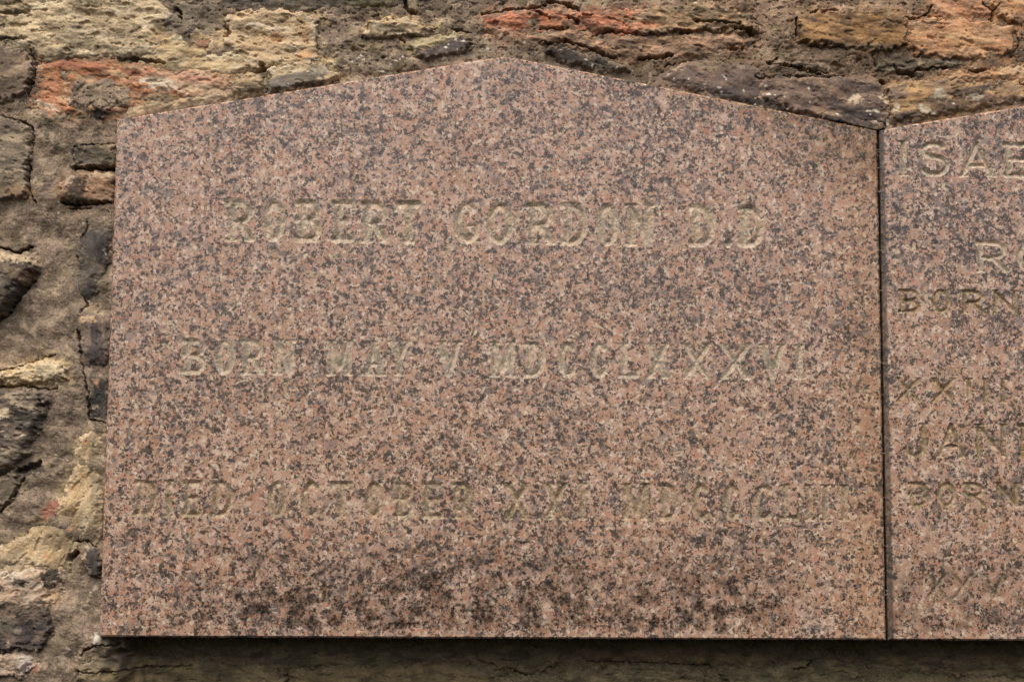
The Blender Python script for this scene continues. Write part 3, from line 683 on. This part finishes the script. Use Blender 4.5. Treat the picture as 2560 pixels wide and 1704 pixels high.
HS_MAX = np.full(NA, -1e9, np.float32)
BLEED = np.zeros((NA, 3)); BLEED_W = np.zeros(NA)
WA2 = fbm(U / 24, V / 24, 3, 90)
WB2 = fbm(U / 24, V / 24, 3, 91)
for si, (pts, pal, proud, rough, ang, bed, lam) in enumerate(STONES):
    a = np.array(pts, float)
    lo = a.min(0) - 50; hi = a.max(0) + 50
    k = np.nonzero((U > lo[0]) & (U < hi[0]) & (V > lo[1]) & (V < hi[1]))[0]
    if len(k) == 0:
        continue
    u, v = U[k], V[k]
    d = poly_sdf(u + 10.0 * WA2[k] + 5.0 * WARP_A[k], v + 8.0 * WB2[k] + 4.0 * WARP_B[k], pts)
    d = d + 4.0
    bl = (d > -34) & (d < 8)
    bw = 0.4 * (1 - sstep(0, 30, -d[bl] + 18 * WA2[k[bl]])) * sstep(-0.4, 0.3, fbm(u[bl] / 22, v[bl] / 18, 3, 99))
    BLEED[k[bl]] += lin(PAL[pal][0]) * bw[:, None]; BLEED_W[k[bl]] += bw
    keep = d > -7
    k, u, v, d = k[keep], u[keep], v[keep], d[keep]
    if len(k) < 30:
        continue
    ca, sa = math.cos(math.radians(ang)), math.sin(math.radians(ang))
    us = u * ca + v * sa; vs = -u * sa + v * ca
    sd = 100 + si * 5
    flush = proud <= 6
    off = 2.2 if flush else 4.0
    proud = proud * (0.42 if flush else 0.55)
    t = np.clip((d + 2) / (24.0 if flush else (12.0 if proud < 8 else 30.0)), 0, 1)
    prof = np.sin(t * np.pi / 2)
    h = BASE[k] - off + (off + proud) * prof
    h = np.where(d < 0, h + d * 1.1, h)
    rough = rough * 0.75
    rgh = rough * (1.7 * fbm(us / (bed * 5.0), vs / (bed * 2.6), 3, sd, 0.42) + 0.24 * fbm(us / 17, vs / 11, 3, sd + 1) + 0.14 * fbm(us / 5, vs / 4, 2, sd + 2))
    if lam:
        s = vs / bed + 0.8 * fbm(us / 70, vs / 30, 3, sd + 3)
        fl = np.floor(s); fr = s - fl
        lev = lambda i: np.sin(i * 12.9898 + si * 3.1) * 0.5
        e = sstep(0.72, 1.0, fr)
        rgh = rgh + lam * rough * 0.55 * (lev(fl) * (1 - e) + lev(fl + 1) * e)
    pit = fbm(us / 34, vs / 17, 4, sd + 4)
    rgh = rgh - rough * 1.2 * sstep(0.38, 0.62, pit) - rough * 0.35 * sstep(0.35, 0.7, fbm(u / 9, v / 7, 2, sd + 5))
    h = h + rgh * (0.35 + 0.65 * t)
    h = h - CARVE[k]
    # stay off the plaque's face
    h = np.where(SDP[k] > -2, np.minimum(h, -2.5 - (SDP[k] + 2) * 0.5), h)
    c0, c1, c2 = [lin(c) for c in PAL[pal]]
    w1 = sstep(-0.35, 0.45, fbm(us / (bed * 5.5), vs / (bed * 2.8), 4, sd + 6))[:, None]
    w2 = sstep(0.02, 0.55, fbm(us / (bed * 4.5), vs / (bed * 2.2), 4, sd + 8))[:, None]
    col = c0 * (1 - w1) + c1 * w1
    col = col * (1 - w2) + c2 * w2
    col = col * (1 + 0.24 * fbm(us / 7, vs / 4.5, 3, sd + 10))[:, None]
    tint = np.array([1 + 0.05 * math.sin(si * 2.3), 1.0, 1 + 0.06 * math.sin(si * 4.1 + 1)])
    col = np.clip(col * tint, 0.01, 0.9)
    # mortar dust caught on the rim and in streaks
    dust = (0.45 if pal in ('slate', 'black') else (0.95 if pal in ('grey', 'buff') else 0.66)) * np.clip(0.65 * (1 - sstep(-2, 22, d + 12 * WA2[k] + 6 * WARP_A[k])) + 0.40 * sstep(0.10, 0.6, fbm(u / 40, v / 30, 4, sd + 12)), 0, 0.85)[:, None]
    col = col * (1 - dust) + COL_M[k] * dust
    smap = np.full(NA, -1, np.int64); smap[k] = np.arange(len(k))
    col = paint(col, smap)
    HS_MAX[k] = np.maximum(HS_MAX[k], h)
    qm = smap[QUADS]
    ok = (qm >= 0).all(1)
    # leave out what lies well under the mortar
    deep = h < (HM[k] - CARVE[k] - 5.0)
    qm = qm[ok]
    qm = qm[~deep[qm].all(1)]
    if len(qm) == 0:
        continue
    used = np.unique(qm)
    rm = np.full(len(k), -1, np.int64); rm[used] = np.arange(len(used))
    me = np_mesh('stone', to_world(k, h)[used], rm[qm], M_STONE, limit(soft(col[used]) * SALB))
    link('stone', me, wall)

HMc = HM - CARVE
bwc = np.clip(BLEED_W, 0, 0.7)[:, None]
colm = COL_M * (1 - bwc) + bwc * BLEED / np.maximum(BLEED_W, 1e-6)[:, None]
colm = paint(colm, np.arange(NA))
hid = HS_MAX > HMc + 5.0
qm = QUADS[~hid[QUADS].all(1)]
used = np.unique(qm)
rm = np.full(NA, -1, np.int64); rm[used] = np.arange(len(used))
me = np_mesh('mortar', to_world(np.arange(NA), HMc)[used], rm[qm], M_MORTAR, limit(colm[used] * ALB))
link('mortar', me, wall)

# ------------------------------------------------------------------ the granite plaques
def arc(cx, cz, rx, rz, a0, a1, n=18):
    return [(cx + rx * math.cos(math.radians(a0 + (a1 - a0) * i / n)), cz + rz * math.sin(math.radians(a0 + (a1 - a0) * i / n))) for i in range(n + 1)]


def glyph(ch, w, hw):
    """strokes (polyline, half width) of a serifed capital in a box w wide and 1 high"""
    s = 0.62 * hw                      # serif half width
    e = 0.055                          # how far a serif reaches past the stem
    x0, x1, zb, zt = hw, w - hw, hw, 1 - hw
    S = []

    def ln(*p, k=hw):
        S.append((list(p), k))

    def serif(x, z, reach=e):
        ln((x - hw - reach + s, z), (x + hw + reach - s, z), k=s)
    bt, bb = 1 - s, s

    def stem(x, top=True, bot=True):
        ln((x, zb), (x, zt))
        if top:
            serif(x, bt)
        if bot:
            serif(x, bb)
    xs = hw + e * 0.8
    if ch == 'I':
        stem(w / 2)
    elif ch == 'O':
        ln(*arc(w / 2, .5, w / 2 - hw, .5 - hw, 0, 360, 40))
    elif ch == 'C':
        ln(*arc(w / 2 + .02, .5, w / 2 - hw, .5 - hw, 48, 312, 34))
    elif ch == 'G':
        ln(*arc(w / 2 + .02, .5, w / 2 - hw, .5 - hw, 48, 310, 34))
        ln((x1, .14 + hw), (x1, .42)); ln((x1 - .14, .42), (x1 + .03, .42), k=s)
    elif ch == 'D':
        stem(xs, False, False)
        ln((hw * .6, zt), (w * .42, zt)); ln((hw * .6, zb), (w * .42, zb))
        ln(*arc(w * .42, .5, x1 - w * .42, .5 - hw, -90, 90, 26))
    elif ch == 'B':
        stem(xs, False, False)
        for (za, zc, xr) in ((.52, zt, x1 - .03), (zb, .52, x1)):
            ln((hw * .6, za), (w * .5, za)); ln((hw * .6, zc), (w * .5, zc))
            ln(*arc(w * .5, (za + zc) / 2, xr - w * .5, (zc - za) / 2, -90, 90, 18))
    elif ch in 'R':
        stem(xs, False, True)
        ln((hw * .6, zt), (w * .45, zt)); ln((xs, .46), (w * .45, .46))
        ln(*arc(w * .45, (.46 + zt) / 2, x1 - .04 - w * .45, (zt - .46) / 2, -90, 90, 18))
        ln((w * .5, .46), (x1, zb)); serif(x1, bb, .02)
    elif ch == 'E':
        stem(xs, False, False)
        ln((hw * .6, zt), (x1, zt)); ln((hw * .6, zb), (x1, zb)); ln((xs, .52), (x1 - .08, .52))
        ln((x1 + hw - s, zt), (x1 + hw - s, zt - .10), k=s); ln((x1 + hw - s, zb), (x1 + hw - s, zb + .10), k=s)
    elif ch == 'L':
        stem(xs, True, False)
        ln((hw * .6, zb), (x1, zb)); ln((x1 + hw - s, zb), (x1 + hw - s, zb + .12), k=s)
    elif ch == 'T':
        stem(w / 2, False, True)
        ln((hw, zt), (x1, zt))
        ln((s, zt), (s, zt - .13), k=s); ln((w - s, zt), (w - s, zt - .13), k=s)
    elif ch == 'N':
        stem(xs, True, True); stem(w - xs, True, False)
        ln((xs, zt), (w - xs, zb))
    elif ch == 'M':
        stem(xs, True, True); stem(w - xs, True, True)
        ln((xs, zt), (w / 2, zb + .12), (w - xs, zt))
    elif ch == 'A':
        ln((xs, zb), (w / 2, zt), (w - xs, zb)); ln((w * .27, .33), (w * .73, .33), k=hw * .85)
        serif(xs, bb); serif(w - xs, bb)
    elif ch == 'V':
        ln((xs, zt), (w / 2, zb), (w - xs, zt)); serif(xs, bt); serif(w - xs, bt)
    elif ch == 'Y':
        ln((xs, zt), (w / 2, .46), (w - xs, zt)); ln((w / 2, .46), (w / 2, zb))
        serif(xs, bt); serif(w - xs, bt); serif(w / 2, bb)
    elif ch == 'X':
        ln((xs, zt), (w - xs, zb)); ln((xs, zb), (w - xs, zt))
        for x in (xs, w - xs):
            serif(x, bt, .03); serif(x, bb, .03)
    elif ch == 'S':
        top = arc(w / 2, .735, w / 2 - hw, .265 - hw, 35, 270, 24)
        bot = arc(w / 2, .265 + hw * .0, w / 2 - hw, .265 - hw * .0, 90, -145, 24)
        bot = arc(w / 2, (.47 + hw + hw) / 2 + .0, w / 2 - hw, (.47 + hw - hw) / 2 + hw * .0, 90, -145, 24)
        top = arc(w / 2, (zt + .47 + hw) / 2, w / 2 - hw - .02, (zt - .47 - hw) / 2, 35, 270, 24)
        ln(*(top + bot))
    elif ch == 'J':
        xj = w - xs - .05
        ln((xj, zt), (xj, .30)); ln(*arc(xj - (xj - hw) / 2, .30, (xj - hw) / 2, .30 - hw, 0, -165, 20)); serif(xj, bt)
    elif ch == '.':
        ln((w / 2, hw), (w / 2 + .004, hw), k=hw)
    return S


def cut_letter(ch, x0, x1, zb, zt, hwf, face, steep, seed, bl, br):
    """cells of the letter's box: the flat part goes to face (verts, polys); the V-shaped cut is returned as its own mesh"""
    cap = zt - zb
    pad = 0.004
    w = (x1 - x0) / cap
    strokes = glyph(ch, w, hwf)
    step = 0.00095
    nx = max(4, int(round((br - bl) / step))); nz = int(round((cap + 2 * pad) / step))
    gx = np.linspace(bl, br, nx + 1); gz = np.linspace(zb - pad, zt + pad, nz + 1)
    X, Z = np.meshgrid(gx, gz)
    # hand-cut: the outline wavers a little and is chipped by the grains
    wx = 0.016 * fbm(X * 190, Z * 190, 3, seed) ; wz = 0.016 * fbm(X * 160, Z * 160, 2, seed + 1)
    lx = (X - x0) / cap + wx; lz = (Z - zb) / cap + wz
    f = np.full(X.shape, -1e9)
    for pts, hw in strokes:
        f = np.maximum(f, hw - seg_dist(lx, lz, pts, False))
    f = f * cap
    f = np.where(np.abs(f) < 2e-6, 2e-6, f)
    dep = np.minimum(np.maximum(f, 0) * steep, 0.0075)
    dep = dep + np.where(f > 0.0006, 0.00035 * fbm(X * 420, Z * 420, 2, seed + 2), 0)
    dep = np.maximum(dep, 0) * (0.62 + 0.5 * sstep(-0.5, 0.45, fbm(X * 45, Z * 45, 2, seed + 4)))      # worn and filled in places
    fv, fp = face
    lv, lp = [], []
    fm, lm = {}, {}

    def fvert(key, x, z):
        i = fm.get(key)
        if i is None:
            i = fm[key] = len(fv); fv.append((x, 0.0, z))
        return i

    def lvert(key, x, d, z):
        i = lm.get(key)
        if i is None:
            i = lm[key] = len(lv); lv.append((x, d, z))
        return i
    pos = f > 0
    allp = pos[:-1, :-1] & pos[1:, :-1] & pos[:-1, 1:] & pos[1:, 1:]
    anyp = pos[:-1, :-1] | pos[1:, :-1] | pos[:-1, 1:] | pos[1:, 1:]
    for j in range(nz):
        run = None
        for i in range(nx):
            if not anyp[j, i]:
                if run is None:
                    run = i
                if i == nx - 1 or anyp[j, i + 1]:        # a run of untouched cells becomes one long quad
                    fp.append([fvert((a, b), gx[a], gz[b]) for a, b in ((run, j), (i + 1, j), (i + 1, j + 1), (run, j + 1))])
                    run = None
                continue
            cs = ((i, j), (i + 1, j), (i + 1, j + 1), (i, j + 1))
            if allp[j, i]:
                lp.append([lvert(c, gx[c[0]], dep[c[1], c[0]], gz[c[1]]) for c in cs])
                continue
            P, N = [], []
            for n in range(4):
                a = cs[n]; b = cs[(n + 1) % 4]
                fa, fb = f[a[1], a[0]], f[b[1], b[0]]
                if fa > 0:
                    P.append(lvert(a, gx[a[0]], dep[a[1], a[0]], gz[a[1]]))
                else:
                    N.append(fvert(a, gx[a[0]], gz[a[1]]))
                if (fa > 0) != (fb > 0):
                    tt = fa / (fa - fb)
                    x = gx[a[0]] + (gx[b[0]] - gx[a[0]]) * tt; z = gz[a[1]] + (gz[b[1]] - gz[a[1]]) * tt
                    key = ('e', min(a, b), max(a, b))
                    P.append(lvert(key, x, 0.0, z)); N.append(fvert(key, x, z))
            if len(P) > 2:
                lp.append(P)
            if len(N) > 2:
                fp.append(N)
    return lv, lp, (gx[0], gx[-1], gz[0], gz[-1])


def plaque(name, outline, rows, mat, dx, thick, chamfer=0.0026):
    """slab with a gabled top and incised lines; rows: (letters, baseline z, cap top z, half stroke, material, steepness)"""
    fv, fp = [], []
    x_l = outline[0][0] + chamfer; x_r = outline[1][0] - chamfer; z_b = chamfer
    letters = []
    z_cur = z_b

    def quad(xa, xb, za, zb_):
        if xb - xa < 1e-6 or zb_ - za < 1e-6:
            return
        n = len(fv)
        fv.extend([(xa, 0, za), (xb, 0, za), (xb, 0, zb_), (xa, 0, zb_)])
        fp.append([n, n + 1, n + 2, n + 3])
    for (chars, zb, zt, hwf, lmat, steep) in rows:
        top = bot = None
        boxes = []
        xc = x_l
        for n, (ch, xa, xb) in enumerate(chars):
            bl = xa - 0.004 if n == 0 else max(xa - 0.004, (chars[n - 1][2] + xa) / 2)
            br = xb + 0.004 if n == len(chars) - 1 else min(xb + 0.004, (xb + chars[n + 1][1]) / 2)
            lv, lp, (bx0, bx1, bz0, bz1) = cut_letter(ch, xa, xb, zb, zt, hwf, (fv, fp), steep, 200 + len(letters) * 7, bl, br)
            letters.append((lv, lp, lmat))
            if bot is None:
                bot, top = bz0, bz1
                quad(x_l, x_r, z_cur, bz0)
            quad(xc, bx0, bz0, bz1)
            xc = bx1
        quad(xc, x_r, bot, top)
        z_cur = top
    # inset outline for the chamfer
    n = len(outline)
    ins = []
    for i in range(n):
        p0 = np.array(outline[i - 1]); p1 = np.array(outline[i]); p2 = np.array(outline[(i + 1) % n])
        e1 = (p1 - p0) / np.linalg.norm(p1 - p0); e2 = (p2 - p1) / np.linalg.norm(p2 - p1)
        n1 = np.array([-e1[1], e1[0]]); n2 = np.array([-e2[1], e2[0]])
        b = (n1 + n2) / (1 + n1 @ n2)
        ins.append(p1 + b * chamfer)
    k = len(fv)
    top_poly = [(x_l, z_cur), (x_r, z_cur)] + [tuple(p) for p in ins[2:]]
    fv.extend([(x, 0, z) for x, z in top_poly]); fp.append(list(range(k, k + len(top_poly))))
    # chamfer, sides, back; the long edges are cut up and worn
    rnd = random.Random(5)
    ring0, ring1 = [], []
    chip = 0.0
    for i in range(n):
        a0, b0 = np.array(ins[i]), np.array(ins[(i + 1) % n]); a1, b1 = np.array(outline[i]), np.array(outline[(i + 1) % n])
        m = max(1, int(np.linalg.norm(b1 - a1) / 0.004))
        for j in range(m):
            ring0.append(a0 + (b0 - a0) * j / m)
            if rnd.random() < 0.03:
                chip = rnd.uniform(0.0006, 0.0020)
            chip *= 0.45
            wear = 0.0 if j == 0 else max(0.0, rnd.gauss(0, 0.00022)) + chip
            p = a1 + (b1 - a1) * j / m
            e = (b1 - a1) / np.linalg.norm(b1 - a1)
            ring1.append(p + np.array([-e[1], e[0]]) * wear)
    m = len(ring0); k = len(fv)
    fv.extend([(p[0], 0, p[1]) for p in ring0])
    fv.extend([(p[0], chamfer, p[1]) for p in ring1])
    fv.extend([(p[0], thick, p[1]) for p in ring1])
    for i in range(m):
        j = (i + 1) % m
        fp.append([k + i, k + m + i, k + m + j, k + j])
        fp.append([k + m + i, k + 2 * m + i, k + 2 * m + j, k + m + j])
    fp.append([k + 2 * m + i for i in range(m)][::-1])
    me = bpy.data.meshes.new(name)
    me.from_pydata([tuple(float(c) for c in p) for p in fv], [], fp)
    me.materials.append(mat)
    me.update()
    o = bpy.data.objects.new(name, None)
    C.objects.link(o)
    o.location = (dx, 0, 0)
    me.name = 'slab'
    link('slab', me, o)
    for lv, lp, lmat in letters:
        ml = bpy.data.meshes.new('carved_letter')
        ml.from_pydata([tuple(float(c) for c in p) for p in lv], [], lp)
        ml.materials.append(lmat)
        ml.update()
        link('carved_letter', ml, o)
    return o


def row(spec, v_top, v_bot, u_ref, hw, mat, steep, dx):
    """letters at their measured photograph pixels, laid on the slab's face"""
    zt = float(px2plane([u_ref], [v_top])[1][0]); zb = float(px2plane([u_ref], [v_bot])[1][0])
    vm = (v_top + v_bot) / 2
    out = []
    for ch, a, b in spec:
        x0, x1 = px2plane([a, b], [vm, vm])[0]
        out.append((ch, float(x0) - dx, float(x1) - dx))
    return (out, zb, zt, hw, mat, steep)


R1 = row([('R', 564, 637), ('O', 655, 714), ('B', 738, 805), ('E', 830, 889), ('R', 902, 974), ('T', 985, 1058),
          ('G', 1130, 1200), ('O', 1214, 1284), ('R', 1314, 1387), ('D', 1402, 1470), ('O', 1490, 1548), ('N', 1562, 1638),
          ('D', 1722, 1790), ('.', 1808, 1830), ('D', 1846, 1912)], 502, 613, 1240, 0.105, M_CUT_1, 0.66, 0)
R2 = row([('B', 456, 516), ('O', 536, 588), ('R', 602, 662), ('N', 680, 740), ('M', 814, 884), ('A', 906, 966), ('Y', 968, 1028),
          ('V', 1090, 1156), ('M', 1222, 1290), ('D', 1310, 1364), ('C', 1392, 1444), ('C', 1472, 1522), ('L', 1546, 1600),
          ('X', 1614, 1676), ('X', 1704, 1780), ('X', 1798, 1880), ('V', 1896, 1966), ('I', 1984, 2012)], 851, 944, 1240, 0.098, M_CUT_1, 0.62, 0)
R3 = row([('D', 336, 394), ('I', 408, 434), ('E', 454, 506), ('D', 526, 584), ('O', 668, 718), ('C', 750, 802), ('T', 822, 884), ('O', 912, 956),
          ('B', 984, 1038), ('E', 1054, 1110), ('R', 1128, 1186), ('X', 1258, 1328), ('X', 1356, 1422), ('I', 1442, 1470),
          ('M', 1552, 1626), ('D', 1646, 1700), ('C', 1726, 1778), ('C', 1804, 1852), ('C', 1880, 1938), ('L', 1950, 2000),
          ('I', 2012, 2036), ('I', 2052, 2076), ('I', 2098, 2124)], 1203, 1299, 1240, 0.095, M_CUT_2, 0.72, 0)
big = plaque('memorial_plaque', OUTLINE_L, [R3, R2, R1], M_GRAN_L, 0.0, 0.07)
tag(big, 'large gabled pink granite plaque with three worn lines, left of the joint', 'plaque')

DXR = 1.0 + GAP
Q = [
    ([('X', 2312, 2372), ('X', 2378, 2438), ('V', 2454, 2516)], 1432, 1500, M_CUT_B),
    ([('B', 2270, 2320), ('O', 2342, 2392), ('R', 2408, 2466), ('N', 2486, 2550)], 1203, 1270, M_CUT_R),
    ([('J', 2254, 2326), ('A', 2338, 2420), ('N', 2436, 2520), ('E', 2544, 2600)], 1056, 1146, M_CUT_R),
    ([('X', 2238, 2304), ('X', 2326, 2392), ('I', 2410, 2436), ('I', 2452, 2478), ('I', 2494, 2520)], 943, 1008, M_CUT_R),
    ([('B', 2246, 2302), ('O', 2328, 2378), ('R', 2402, 2464), ('N', 2480, 2546)], 722, 786, M_CUT_R),
    ([('R', 2440, 2522), ('O', 2542, 2604)], 598, 682, M_CUT_1),
    ([('I', 2244, 2272), ('S', 2298, 2374), ('A', 2394, 2490), ('E', 2508, 2576)], 352, 444, M_CUT_1),
]
rows_r = [row(s, a, b, 2400, 0.105 if (b - a) < 80 else 0.09, m, 0.6 if a > 1400 else 0.8, DXR) for s, a, b, m in Q]
right = plaque('memorial_plaque', OUTLINE_L, rows_r, M_GRAN_R, DXR, 0.068)
tag(right, 'pink granite plaque right of the joint, cut off by the picture edge', 'plaque')

# ------------------------------------------------------------------ cobweb threads across the joint between the plaques
tw = NT('cobweb_silk')
tw.put(tw.bsdf.inputs['Base Color'], tw.ramp(tw.noise(300, 2), [(0.3, lin((150, 145, 132))), (0.7, lin((196, 190, 178)))]))
tw.bsdf.inputs['Roughness'].default_value = 0.8
rnd = random.Random(11)
vs, fs = [], []
for zf in [0.058, 0.064, 0.12, 0.185, 0.235, 0.318, 0.360, 0.452, 0.505, 0.578, 0.586, 0.612, 0.628, 0.632, 0.642]:
    z0 = zf + rnd.uniform(-.004, .004)
    p0 = Vector((1.0 - 0.0006, 0.0012, z0)); p1 = Vector((1.0 + GAP + rnd.uniform(0.0, 0.0012), 0.0014, z0 + rnd.uniform(-.0022, .0016)))
    r = rnd.uniform(0.00014, 0.0004)
    N = 5
    for s in range(N + 1):
        t_ = s / N
        c = p0.lerp(p1, t_) + Vector((0, 0, -0.0007 * math.sin(t_ * math.pi)))
        rr = r * (1.25 - 0.5 * math.sin(t_ * math.pi))
        for a in range(6):
            vs.append((c.x, c.y + rr * math.cos(a * math.pi / 3), c.z + rr * math.sin(a * math.pi / 3)))
    b = len(vs) - (N + 1) * 6
    for s in range(N):
        for a in range(6):
            a2 = (a + 1) % 6
            fs.append((b + s * 6 + a, b + s * 6 + a2, b + (s + 1) * 6 + a2, b + (s + 1) * 6 + a))
me = bpy.data.meshes.new('cobweb'); me.from_pydata(vs, [], fs); me.materials.append(tw.m)
cw = link('cobweb', me)
tag(cw, 'pale cobweb threads bridging the narrow dark joint between the two plaques', 'cobweb')
cw['kind'] = 'stuff'
